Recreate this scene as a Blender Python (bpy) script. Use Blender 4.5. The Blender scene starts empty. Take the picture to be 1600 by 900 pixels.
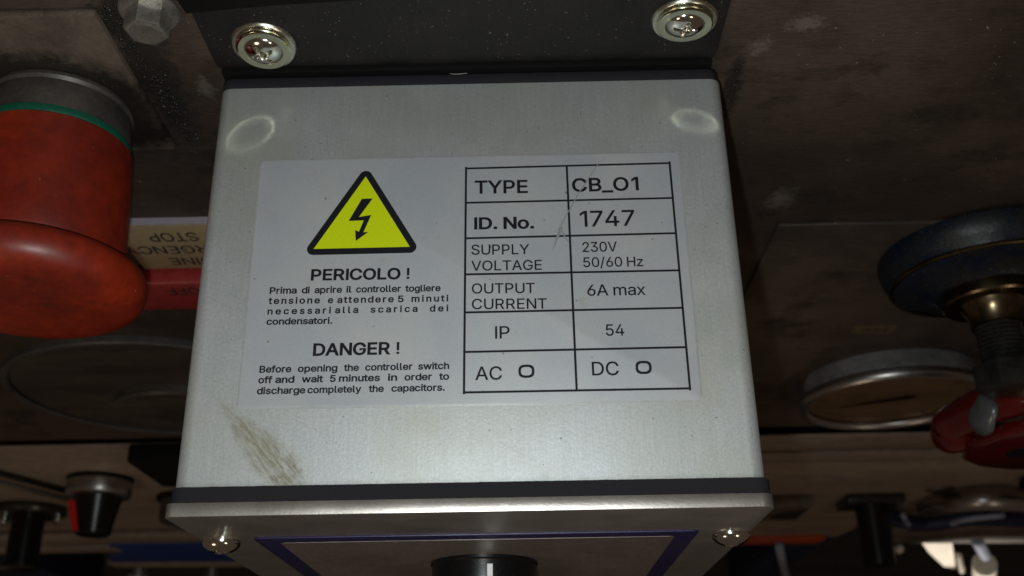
import bpy, bmesh, math, random
from mathutils import Vector, Matrix, noise
from mathutils.geometry import delaunay_2d_cdt
random.seed(7)
sc = bpy.context.scene
C = sc.collection
MM = 0.001
PI = math.pi

# ------------------------------------------------------------- camera, light, exposure
cd = bpy.data.cameras.new('camera'); cam = bpy.data.objects.new('camera', cd); C.objects.link(cam)
cam.matrix_world = Matrix(((0.99978503, 0.01922185, 0.00777233, 59.27968*MM),
                           (-0.01446549, 0.91522084, -0.4026929, -39.62605*MM),
                           (-0.0148539, 0.4024939, 0.91530215, 171.13901*MM),
                           (0, 0, 0, 1)))
cd.sensor_width = 36; cd.lens = 36.02; cd.clip_start = 0.005; cd.clip_end = 20
cd.dof.use_dof = True; cd.dof.focus_distance = 0.187; cd.dof.aperture_fstop = 31.0; cd.dof.aperture_blades = 0
sc.camera = cam

w = bpy.data.worlds.new('World'); sc.world = w; w.use_nodes = True
bg = w.node_tree.nodes['Background']; bg.inputs[0].default_value = (0.84, 0.61, 0.46, 1); bg.inputs[1].default_value = 0.062
def lamp(name, kind, loc, energy, col, size=None, target=None, spot=None):
    ld = bpy.data.lights.new(name, kind); ld.energy = energy; ld.color = col
    o = bpy.data.objects.new(name, ld); C.objects.link(o); o.location = Vector(loc)*MM
    if kind == 'AREA': ld.shape = 'DISK'; ld.size = size
    elif size is not None: ld.shadow_soft_size = size
    if spot: ld.spot_size = spot; ld.spot_blend = .3
    if target is not None:
        o.rotation_euler = (Vector(target)-Vector(loc)).to_track_quat('-Z', 'Y').to_euler()
    return o
lamp('phone_flash', 'POINT', (53, -42, 158), 0.83, (0.91, 0.99, 0.995), 0.0018)
lamp('ceiling_lamp', 'AREA', (-500, -900, 250), 0.75, (1.0, 0.80, 0.60), 0.22, (60, 80, -200))
lamp('ceiling_lamp', 'AREA', (620, -950, 500), 0.8, (1.0, 0.84, 0.66), 0.20, (60, 80, -200))
lamp('added_sheet_spot', 'SPOT', (430, -420, -1000), 24.0, (1.0, 0.93, 0.82), 0.01, (385, 80, -650), math.radians(15))  # added spot with no visible source, brightens the cream sheet
vs = sc.view_settings; vs.view_transform = 'Standard'; vs.look = 'None'; vs.exposure = 0; vs.gamma = 1; vs.use_curve_mapping = False
sc.cycles.use_denoising = True
sc.cycles.use_guiding = True; sc.cycles.guiding_training_samples = 48; sc.cycles.use_surface_guiding = True; sc.cycles.surface_guiding_probability = .6
sc.cycles.caustics_reflective = True; sc.cycles.blur_glossy = 0.0
sc.cycles.sample_clamp_indirect = 80.0; sc.cycles.max_bounces = 8

# ------------------------------------------------------------- helpers
def tag(o, label=None, cat=None, group=None, kind=None):
    if label: o['label'] = label
    if cat: o['category'] = cat
    if group: o['group'] = group
    if kind: o['kind'] = kind
    return o
def thing(name, label, cat, loc, group=None):
    o = bpy.data.objects.new(name, None); C.objects.link(o); o.location = Vector(loc)*MM
    o.empty_display_size = .01
    return tag(o, label, cat, group)
def wloc(p):
    v = Vector((0, 0, 0))
    while p is not None: v = v + p.location; p = p.parent
    return v/MM
def build(name, bm, m, parent=None, smooth=False, label=None, kind=None):
    """bm is in world millimetres; becomes one mesh object, local to its parent"""
    off = wloc(parent)
    for v in bm.verts: v.co = (v.co-off)*MM
    if smooth == 'auto':
        bmesh.ops.recalc_face_normals(bm, faces=bm.faces)
        for f in bm.faces: f.smooth = True
        for e in bm.edges:
            if len(e.link_faces) == 2 and e.calc_face_angle(0) > math.radians(32): e.smooth = False
    elif smooth:
        for f in bm.faces: f.smooth = True
    me = bpy.data.meshes.new(name); bm.to_mesh(me); bm.free()
    me.materials.append(m)
    o = bpy.data.objects.new(name, me); C.objects.link(o)
    if parent is not None: o.parent = parent
    if label: o['label'] = label
    if kind: o['kind'] = kind
    return o
def B(): return bmesh.new()
def box(bm, x0, x1, y0, y1, z0, z1, bev=0, seg=2):
    r = bmesh.ops.create_cube(bm, size=1)
    for v in r['verts']:
        v.co = Vector(((x0+x1)/2+v.co.x*(x1-x0), (y0+y1)/2+v.co.y*(y1-y0), (z0+z1)/2+v.co.z*(z1-z0)))
    if bev:
        es = list({e for v in r['verts'] for e in v.link_edges})
        bmesh.ops.bevel(bm, geom=es, offset=bev, segments=seg, profile=.5, affect='EDGES')
    return bm
def lathe(bm, cx, cz, prof, seg=64, axis='y', c2=None):
    """prof: list of (r, y) along world Y (axis 'y')"""
    rings = []
    for r, y in prof:
        if r < 1e-6: rings.append([bm.verts.new((cx, y, cz))])
        else: rings.append([bm.verts.new((cx+r*math.cos(2*PI*k/seg), y, cz+r*math.sin(2*PI*k/seg))) for k in range(seg)])
    for a, b in zip(rings, rings[1:]):
        for k in range(seg):
            k2 = (k+1) % seg
            if len(a) == 1 and len(b) == 1: continue
            if len(a) == 1: bm.faces.new((a[0], b[k], b[k2]))
            elif len(b) == 1: bm.faces.new((a[k], b[0], a[k2]))
            else: bm.faces.new((a[k], b[k], b[k2], a[k2]))
    bmesh.ops.recalc_face_normals(bm, faces=bm.faces)
    return bm
def rrect(x0, x1, z0, z1, r, n=6):
    p = []
    rr = r if isinstance(r, (list, tuple)) else (r,)*4
    for (cx, cz, a0, q) in ((x1-rr[0], z1-rr[0], 0, rr[0]), (x0+rr[1], z1-rr[1], 90, rr[1]), (x0+rr[2], z0+rr[2], 180, rr[2]), (x1-rr[3], z0+rr[3], 270, rr[3])):
        for k in range(n+1):
            a = math.radians(a0+90*k/n); p.append((cx+q*math.cos(a), cz+q*math.sin(a)))
    return p
def prism(bm, poly, plane, a0, a1, bev=0):
    """extrude a polygon: plane 'xz' runs along y, 'xy' along z, 'yz' along x"""
    def V(p, a):
        return {'xz': (p[0], a, p[1]), 'xy': (p[0], p[1], a), 'yz': (a, p[0], p[1])}[plane]
    lo = [bm.verts.new(V(p, a0)) for p in poly]; hi = [bm.verts.new(V(p, a1)) for p in poly]
    n = len(poly); fs = [bm.faces.new(lo), bm.faces.new(hi)]
    for k in range(n): fs.append(bm.faces.new((lo[k], lo[(k+1) % n], hi[(k+1) % n], hi[k])))
    bmesh.ops.recalc_face_normals(bm, faces=fs)
    if bev:
        es = [e for e in fs[0].edges]+[e for e in fs[1].edges]
        bmesh.ops.bevel(bm, geom=es, offset=bev, segments=2, profile=.5, affect='EDGES')
    return bm
def tube(bm, pts, r, seg=12, cap=True, smoothn=4):
    pts = [Vector(p) for p in pts]
    if smoothn > 1 and len(pts) > 2:
        q = []
        for i in range(len(pts)-1):
            p0 = pts[max(i-1, 0)]; p1 = pts[i]; p2 = pts[i+1]; p3 = pts[min(i+2, len(pts)-1)]
            for k in range(smoothn):
                t = k/smoothn
                q.append(.5*((2*p1)+(-p0+p2)*t+(2*p0-5*p1+4*p2-p3)*t*t+(-p0+3*p1-3*p2+p3)*t**3))
        q.append(pts[-1]); pts = q
    rs = r if isinstance(r, (list, tuple)) else None
    rings = []; up = Vector((0.13, 0.3, 0.95))
    for i, p in enumerate(pts):
        d = (pts[min(i+1, len(pts)-1)]-pts[max(i-1, 0)]).normalized()
        s = d.cross(up).normalized(); t = s.cross(d).normalized()
        rad = r if rs is None else rs[0]+(rs[1]-rs[0])*i/(len(pts)-1)
        rings.append([bm.verts.new(p+s*rad*math.cos(2*PI*k/seg)+t*rad*math.sin(2*PI*k/seg)) for k in range(seg)])
    for a, b in zip(rings, rings[1:]):
        for k in range(seg): bm.faces.new((a[k], a[(k+1) % seg], b[(k+1) % seg], b[k]))
    if cap: bm.faces.new(rings[0]); bm.faces.new(rings[-1])
    bmesh.ops.recalc_face_normals(bm, faces=bm.faces)
    return bm

# ------------------------------------------------------------- materials
class N:
    def __init__(s, name):
        s.m = bpy.data.materials.new(name); s.m.use_nodes = True; s.t = s.m.node_tree
        s.p = s.t.nodes['Principled BSDF']; s.off = (0, 0, 0)
        s._pos = None
    def n(s, t, **kw):
        x = s.t.nodes.new(t)
        for k, v in kw.items():
            if k.startswith('i_'): x.inputs[int(k[2:]) if k[2:].isdigit() else k[2:]].default_value = v
            else: setattr(x, k, v)
        return x
    def l(s, a, b): s.t.links.new(a, b)
    def pos(s, off=(0, 0, 0), scale=(1, 1, 1), rot=(0, 0, 0)):
        """world-millimetre position (object coordinates + the thing's own place), then scaled"""
        tc = s.n('ShaderNodeTexCoord'); m1 = s.n('ShaderNodeMapping')
        m1.inputs['Scale'].default_value = (1000, 1000, 1000); m1.inputs['Location'].default_value = off
        s.l(tc.outputs['Object'], m1.inputs['Vector'])
        m2 = s.n('ShaderNodeMapping'); m2.inputs['Scale'].default_value = scale; m2.inputs['Rotation'].default_value = rot
        s.l(m1.outputs[0], m2.inputs['Vector'])
        return m2.outputs[0]
    def noise(s, vec, scale, detail=4, rough=.6):
        x = s.n('ShaderNodeTexNoise'); x.inputs['Scale'].default_value = scale; x.inputs['Detail'].default_value = detail
        x.inputs['Roughness'].default_value = rough; s.l(vec, x.inputs['Vector']); return x.outputs['Fac']
    def ramp(s, fac, stops):
        x = s.n('ShaderNodeValToRGB'); e = x.color_ramp.elements
        while len(e) < len(stops): e.new(.5)
        for k, (p, c) in enumerate(stops):
            e[k].position = p; e[k].color = (c, c, c, 1) if isinstance(c, (int, float)) else (*c, 1)
        s.l(fac, x.inputs[0]); return x.outputs[0]
    def mix(s, fac, a, b, mode='MIX'):
        x = s.n('ShaderNodeMix', data_type='RGBA', blend_type=mode)
        for sock, v in ((x.inputs[0], fac), (x.inputs[6], a), (x.inputs[7], b)):
            if isinstance(v, (int, float)): sock.default_value = v
            elif isinstance(v, tuple): sock.default_value = (*v, 1)
            else: s.l(v, sock)
        return x.outputs[2]
    def math(s, op, a, b=None):
        x = s.n('ShaderNodeMath', operation=op)
        for k, v in enumerate((a, b)):
            if v is None: continue
            if isinstance(v, (int, float)): x.inputs[k].default_value = v
            else: s.l(v, x.inputs[k])
        return x.outputs[0]
    def bump(s, h, strength=.3, dist=.0001):
        x = s.n('ShaderNodeBump'); x.inputs['Strength'].default_value = strength; x.inputs['Distance'].default_value = dist
        s.l(h, x.inputs['Height']); s.l(x.outputs[0], s.p.inputs['Normal'])
    def set(s, col=None, rough=None, metal=None, spec=None, coat=None):
        for nm, v in (('Base Color', col), ('Roughness', rough), ('Metallic', metal), ('Specular IOR Level', spec), ('Coat Weight', coat)):
            if v is None: continue
            i = s.p.inputs[nm]
            if isinstance(v, tuple): i.default_value = (*v, 1)
            elif isinstance(v, (int, float)): i.default_value = v
            else: s.l(v, i)
        return s.m

def worn(name, a, b, rough=.5, metal=0, sc_=.15, grain=1.2, bump=.15, spec=.5, stretch=(1, 1, 1), coat=0, dust_glint=None, contrast=(.35, .65)):
    """two-tone dirty surface with fine grain and relief"""
    s = N(name); v = s.pos(scale=stretch)
    big = s.ramp(s.noise(v, sc_, 6, .65), [(contrast[0], 0), (contrast[1], 1)])
    c = s.mix(big, a, b)
    g = s.noise(v, grain, 3, .7)
    c = s.mix(.55, c, s.ramp(g, [(.3, .55), (.7, 1.25)]), 'MULTIPLY')
    if dust_glint:
        d = s.noise(s.pos(), dust_glint[0], 2, .5); c = s.mix(s.ramp(d, [(dust_glint[1], 0), (dust_glint[1]+.03, 1)]), c, dust_glint[2])
    r = s.math('ADD', s.math('MULTIPLY', big, .18), rough-.09)
    s.bump(g, bump, .00015)
    return s.set(c, r, metal, spec, coat)

def m_aluminium():
    s = N('satin_aluminium'); o = (50, 80, -45)
    v = s.pos(o)
    fine = s.noise(v, 1.7, 4, .8); mid = s.noise(v, .09, 5, .6)
    c = s.mix(s.ramp(mid, [(.35, 0), (.7, 1)]), (.435, .453, .455), (.487, .489, .482))
    c = s.mix(.6, c, s.ramp(fine, [(.3, .70), (.7, 1.18)]), 'MULTIPLY')
    # faint vertical drawing lines
    dl = s.noise(s.pos(o, (3.2, .06, .06)), 1, 2, .6)
    c = s.mix(.35, c, s.ramp(dl, [(.35, .85), (.65, 1.1)]), 'MULTIPLY')
    # brown smear running down to the right at the lower left corner
    R_ = s.pos((-14.3+50, -6.6+80, -45), (1, 1, 1), (0, 0, math.radians(47)))   # along the streaks = x
    sep = s.n('ShaderNodeSeparateXYZ'); s.l(R_, sep.inputs[0])
    # bent spindle-shaped mask
    xx = s.math('DIVIDE', sep.outputs[0], 11.5); 
    ycurve = s.math('MULTIPLY', s.math('MULTIPLY', sep.outputs[0], sep.outputs[0]), 0.0)
    widen = s.math('ADD', s.math('MULTIPLY', sep.outputs[0], .16), 3.1)
    yy = s.math('DIVIDE', s.math('ADD', sep.outputs[1], ycurve), widen)
    d2 = s.math('ADD', s.math('MULTIPLY', xx, xx), s.math('MULTIPLY', yy, yy))
    warp = s.noise(R_, .30, 6, .8)
    d2 = s.math('ADD', d2, s.math('MULTIPLY', s.math('SUBTRACT', warp, .5), 3.0))
    mask = s.ramp(d2, [(0.15, 1), (1.25, 0)])
    st = s.n('ShaderNodeMapping'); st.inputs['Scale'].default_value = (.22, 1.5, 1); s.l(R_, st.inputs['Vector'])
    streak = s.noise(st.outputs[0], 1.0, 6, .75)
    k = s.math('MULTIPLY', mask, s.ramp(streak, [(.42, 0), (.56, 1)]))
    c = s.mix(s.math('MULTIPLY', k, .92), c, (.115, .093, .038))
    hz = s.ramp(s.math('ADD', s.math('MULTIPLY', d2, .45), s.math('MULTIPLY', s.noise(v, .5, 5, .8), .5)), [(.2, .42), (.95, 0)])
    c = s.mix(hz, c, (.27, .245, .155))
    # hair-fine handling scratches, in two directions
    for (a_, sc2, th) in ((.5, (.05, 2.2, 1), .70), (-.9, (.07, 2.6, 1), .715), (1.45, (.04, 1.8, 1), .72)):
        q = s.pos(o, (1, 1, 1), (0, 0, a_)); m3 = s.n('ShaderNodeMapping'); m3.inputs['Scale'].default_value = sc2; s.l(q, m3.inputs['Vector'])
        ln = s.ramp(s.noise(m3.outputs[0], 1, 1, .5), [(th, 0), (th+.02, 1)])
        c = s.mix(s.math('MULTIPLY', ln, .30), c, (.30, .30, .28))
    # grime gathered along the seams at both ends
    sy = s.n('ShaderNodeSeparateXYZ'); s.l(s.pos(o), sy.inputs[0])
    e1 = s.math('ADD', sy.outputs[1], s.math('MULTIPLY', s.noise(v, .35, 6, .8), 3.2))
    c = s.mix(s.ramp(s.math('MULTIPLY', e1, .25), [(.30, .5), (.62, 0)]), c, (.24, .23, .19))
    # broad faint greenish film in the lower part
    film = s.ramp(s.noise(s.pos((7, 3, 1)), .05, 3, .5), [(.42, 0), (.68, .5)])
    c = s.mix(film, c, (.37, .37, .29))
    # tiny pits
    pits = s.ramp(s.noise(v, 1.3, 1, .4), [(.215, 1), (.24, 0)])
    c = s.mix(s.math('MULTIPLY', pits, .8), c, (.10, .10, .10))
    s.bump(fine, .28, .00012)
    r = s.math('ADD', s.math('MULTIPLY', mid, .2), .42)
    return s.set(c, r, s.math('SUBTRACT', .36, s.math('MULTIPLY', k, .34)), .35)
def m_lid():
    s = N('cast_lid_aluminium'); v = s.pos()
    f = s.noise(v, 2.0, 4, .8); big = s.noise(v, .12, 5, .6)
    c = s.mix(s.ramp(big, [(.35, 0), (.7, 1)]), (.60, .55, .505), (.44, .40, .36))
    c = s.mix(.6, c, s.ramp(f, [(.3, .75), (.7, 1.15)]), 'MULTIPLY')
    s.bump(f, .35, .0001)
    return s.set(c, .35, .88, .4)
def m_sticker():
    s = N('silver_label_film'); v = s.pos((50, 80, -45))
    f = s.noise(v, 3.0, 2, .6); big = s.noise(v, .06, 4, .55)
    c = s.mix(s.ramp(big, [(.35, 0), (.65, 1)]), (.43, .445, .475), (.48, .485, .485))
    c = s.mix(.4, c, s.ramp(f, [(.3, .88), (.7, 1.08)]), 'MULTIPLY')
    sm = s.ramp(s.noise(s.pos((3, 9, 0)), .22, 5, .7), [(.60, 0), (.74, .5)])
    c = s.mix(sm, c, (.36, .36, .28))
    sq = s.n('ShaderNodeSeparateXYZ'); s.l(s.pos((50, 80, -45)), sq.inputs[0])
    ax = s.math('DIVIDE', s.math('ABSOLUTE', s.math('SUBTRACT', sq.outputs[0], 50.05)), 40.55)
    ay = s.math('DIVIDE', s.math('ABSOLUTE', s.math('SUBTRACT', sq.outputs[1], 38.55)), 25.15)
    px_ = s.math('MULTIPLY', s.math('SUBTRACT', 1, ax), 40.55); py_ = s.math('MULTIPLY', s.math('SUBTRACT', 1, ay), 25.15)
    ed = s.math('ADD', s.math('MINIMUM', px_, py_), s.math('MULTIPLY', s.noise(v, .6, 5, .8), .9))
    c = s.mix(s.ramp(ed, [(.42, .6), (.85, 0)]), c, (.30, .29, .23))
    pits = s.ramp(s.noise(v, .9, 1, .4), [(.20, 1), (.22, 0)])
    c = s.mix(s.math('MULTIPLY', pits, .7), c, (.12, .12, .11))
    s.bump(f, .08, .0001)
    return s.set(c, .38, .12, .45)
def plain(name, col, rough=.5, metal=0, spec=.5, grain=None, bump=.15, coat=0, amt=.5):
    s = N(name)
    g = s.noise(s.pos(), grain or 1.5, 4, .7)
    c = s.mix(amt, col, s.ramp(g, [(.3, .6), (.7, 1.25)]), 'MULTIPLY')
    s.bump(g, bump, .0001)
    r = s.math('ADD', s.math('MULTIPLY', g, .16), rough-.08)
    return s.set(c, r, metal, spec, coat)

def m_panel():
    s = N('dirty_brown_panel_paint'); v = s.pos()
    horiz = s.pos(scale=(.22, 1, 1.5))
    fib = s.noise(horiz, 1.1, 7, .8)
    big = s.noise(v, .017, 4, .6)
    c = s.mix(s.ramp(big, [(.38, 0), (.62, 1)]), (.038, .026, .020), (.080, .056, .042))
    c = s.mix(.8, c, s.ramp(fib, [(.3, .52), (.7, 1.4)]), 'MULTIPLY')
    # pale rubbed scuffs where the paint is worn
    for (cx, cz, rx, rz) in ((116, 9, 6, 4), (127, -62, 6, 9), (108, 2, 4, 4), (-6, -8, 3, 6)):
        q = s.pos((-cx, 0, -cz), (1/rx, 0, 1/rz))
        ln = s.n('ShaderNodeVectorMath', operation='LENGTH'); s.l(q, ln.inputs[0])
        e = s.math('ADD', ln.outputs['Value'], s.math('MULTIPLY', s.noise(v, .45, 5, .8), 2.2))
        k = s.ramp(s.math('MULTIPLY', e, .5), [(.66, 1), (.92, 0)])
        c = s.mix(s.math('MULTIPLY', k, .38), c, (.24, .21, .17))
    # black oily blotches
    oil = s.ramp(s.noise(s.pos(scale=(.8, 1, 1.2)), .045, 6, .72), [(.52, 0), (.66, 1)])
    c = s.mix(s.math('MULTIPLY', oil, .8), c, (.022, .019, .016))
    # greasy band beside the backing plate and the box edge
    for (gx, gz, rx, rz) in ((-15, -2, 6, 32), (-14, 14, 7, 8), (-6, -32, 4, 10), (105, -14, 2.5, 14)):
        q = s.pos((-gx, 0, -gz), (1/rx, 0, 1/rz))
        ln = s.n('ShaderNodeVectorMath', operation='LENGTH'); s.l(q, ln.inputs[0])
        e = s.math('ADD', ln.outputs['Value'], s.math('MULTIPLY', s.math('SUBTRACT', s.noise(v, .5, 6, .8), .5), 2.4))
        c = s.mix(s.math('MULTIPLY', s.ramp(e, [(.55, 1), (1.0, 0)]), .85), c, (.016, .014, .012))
    spk = s.ramp(s.noise(v, .8, 2, .5), [(.73, 0), (.76, 1)])
    c = s.mix(s.math('MULTIPLY', spk, .5), c, (.35, .33, .28))
    s.bump(fib, .3, .0004)
    r = s.math('SUBTRACT', .62, s.math('MULTIPLY', oil, .25))
    return s.set(c, r, 0, .35)

def m_plate():
    s = N('greasy_brown_plate'); v = s.pos((-50, YP_, -5)); f = s.noise(v, 1.0, 5, .75)
    c = s.mix(s.ramp(s.noise(v, .06, 5, .65), [(.4, 0), (.65, 1)]), (.125, .093, .070), (.062, .046, .035))
    c = s.mix(.6, c, s.ramp(f, [(.3, .6), (.7, 1.3)]), 'MULTIPLY')
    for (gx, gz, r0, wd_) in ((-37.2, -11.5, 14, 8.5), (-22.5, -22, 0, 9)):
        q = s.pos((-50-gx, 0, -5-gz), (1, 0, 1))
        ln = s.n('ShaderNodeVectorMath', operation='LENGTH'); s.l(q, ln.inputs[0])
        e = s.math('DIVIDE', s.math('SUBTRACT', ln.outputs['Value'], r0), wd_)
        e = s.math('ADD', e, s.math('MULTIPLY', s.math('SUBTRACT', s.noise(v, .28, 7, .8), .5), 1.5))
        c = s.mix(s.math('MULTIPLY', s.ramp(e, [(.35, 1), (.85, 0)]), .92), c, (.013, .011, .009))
    sp = s.ramp(s.noise(v, 1.1, 2, .5), [(.66, 0), (.70, 1)])
    c = s.mix(s.math('MULTIPLY', sp, .25), c, (.20, .17, .12))
    s.bump(f, .4, .0003)
    return s.set(c, .45, .1, .45)

YP_ = 86.5
M = dict(
    alu=m_aluminium(), lid=m_lid(), sticker=m_sticker(), panel=m_panel(),
    lowpanel=worn('tan_lower_panel_paint', (.32, .245, .185), (.19, .145, .108), .5, 0, .02, .35, .2, .4, (.5, 1, 1)),
    plate=m_plate(),
    gasket=plain('black_foam_gasket', (.017, .0155, .019), .85, 0, .2, 3.0, .5),
    bracket=worn('black_powder_coat', (.0105, .0100, .0105), (.019, .0165, .0150), .6, 0, .08, 2.5, .3, .3, dust_glint=(1.5, .715, (.17, .145, .115))),
    ink=plain('black_print', (.009, .009, .012), .5, 0, .3, 4, .02, amt=.2),
    yellow=plain('yellow_print', (.60, .70, .004), .42, 0, .35, 3, .02, amt=.12),
    steel=plain('polished_steel', (.72, .71, .64), .13, 1, .5, 1.0, .03, amt=.15),
    polring=plain('polished_screw_ring', (.60, .60, .46), .11, 1, .5, 2.0, .0, amt=.05),
    ringsteel=plain('turned_steel', (.70, .69, .58), .26, 1, .5, 2.0, .0, amt=.1),
    boltsteel=worn('galvanised_bolt', (.26, .24, .21), (.09, .08, .068), .38, .6, .3, 2.0, .3, contrast=(.5, .85)),
    casegrey=worn('grey_gauge_case', (.27, .26, .265), (.13, .12, .118), .5, .2, .08, .6, .15, .4, (.4, 1, 1.4)),
    chrome=plain('blurred_chrome', (.40, .37, .35), .34, 1, .5, .5, .05, amt=.25),
    greycollar=worn('grey_collar_plastic', (.085, .072, .062), (.035, .030, .026), .5, .15, .12, 1.2, .15),
    green=plain('green_ring_plastic', (.004, .085, .048), .5, 0, .4, 1.0, .1),
    red=worn('dirty_red_plastic', (.29, .024, .006), (.11, .009, .0045), .42, 0, .038, .35, .12, .45, contrast=(.36, .70), dust_glint=(.9, .745, (.30, .16, .10))),
    redsign=plain('red_painted_block', (.30, .028, .026), .4, 0, .5, .6, .15),
    cream=plain('yellowed_sign_plastic', (.33, .25, .145), .5, 0, .4, .7, .05, amt=.35),
    oldpaper=plain('grimy_paper', (.12, .085, .040), .6, 0, .3, .5, .1, amt=.6),
    litedge=plain('lit_sign_edge', (.33, .30, .34), .5, 0, .4, .7, .05, amt=.3),  # paler than the sign plate: light on its top edge put into the colour
    signink=plain('brown_black_print', (.035, .025, .026), .5, 0, .4, 3, .02, amt=.2),
    darkdial=worn('dark_dial_paint', (.032, .025, .021), (.070, .055, .043), .45, 0, .04, .4, .15, .4, (.4, 1, 1.4)),
    greyrim=worn('dull_grey_rim', (.11, .10, .095), (.05, .044, .04), .42, .3, .05, .8, .1),
    gaugeface=worn('stained_dial_card', (.34, .27, .20), (.20, .15, .105), .45, 0, .05, .3, .05, .5, (.5, 1, 1.3), .4),
    blackplastic=plain('black_plastic', (.0035, .0035, .004), .28, 0, .4, 1.5, .08, amt=.3),
    mattblack=plain('matt_black', (.005, .0045, .0045), .75, 0, .15, 1.0, .1),
    oilblue=worn('oily_dark_blue_paint', (.004, .009, .024), (.012, .0125, .010), .38, 0, .12, .9, .7, .35, dust_glint=(1.6, .66, (.05, .047, .033))),  # pale specks are painted oily glints as well as dust
    brass=worn('tarnished_brass', (.24, .18, .10), (.07, .052, .032), .28, 1, .2, 1.0, .1),
    darksteel=worn('oily_dark_steel', (.05, .048, .040), (.020, .019, .017), .3, .5, .2, 1.0, .3),
    redpaint=worn('glossy_dark_red_paint', (.10, .0035, .003), (.045, .004, .004), .22, 0, .07, .7, .25, .5, coat=.5, dust_glint=(.35, .70, (.05, .035, .03)), contrast=(.45, .75)),
    greychip=plain('bare_grey_metal', (.16, .17, .17), .3, .5, .5, .8, .3),
    border=worn('violet_blue_print', (.008, .012, .058), (.017, .011, .052), .45, .1, .03, 2, .05),
    white=plain('white_pointer_paint', (.75, .75, .74), .5, 0, .4, 2, .02, amt=.15),
    blue=plain('deep_blue_paint', (.006, .035, .19), .5, 0, .4, .3, .1),
    orange=plain('orange_red_paint', (.32, .045, .012), .5, 0, .4, .3, .1),
    redmark=plain('signal_red_mark', (.50, .012, .008), .5, 0, .4, .5, .05, amt=.2),
    whitesheet=worn('cream_enamel_sheet', (.82, .76, .66), (.62, .55, .45), .5, 0, .03, .3, .05),
    palepipe=plain('pale_blue_grey_pipe', (.25, .27, .35), .4, 0, .5, .4, .05),
    backdrop=worn('black_machine_interior', (.010, .009, .011), (.020, .016, .014), .7, 0, .02, .2, .2),
    navy=plain('navy_painted_case', (.004, .009, .03), .5, 0, .4, .3, .1),
    grit=worn('oily_black_grit', (.03, .026, .02), (.012, .011, .010), .22, .1, .4, 2.0, .5),
    scratch=plain('bare_scratch_line', (.27, .28, .27), .5, .1, .4, 3, .1, amt=.4),
    lint=plain('pale_lint', (.45, .43, .38), .8, 0, .3, 3, .1),
)

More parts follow.
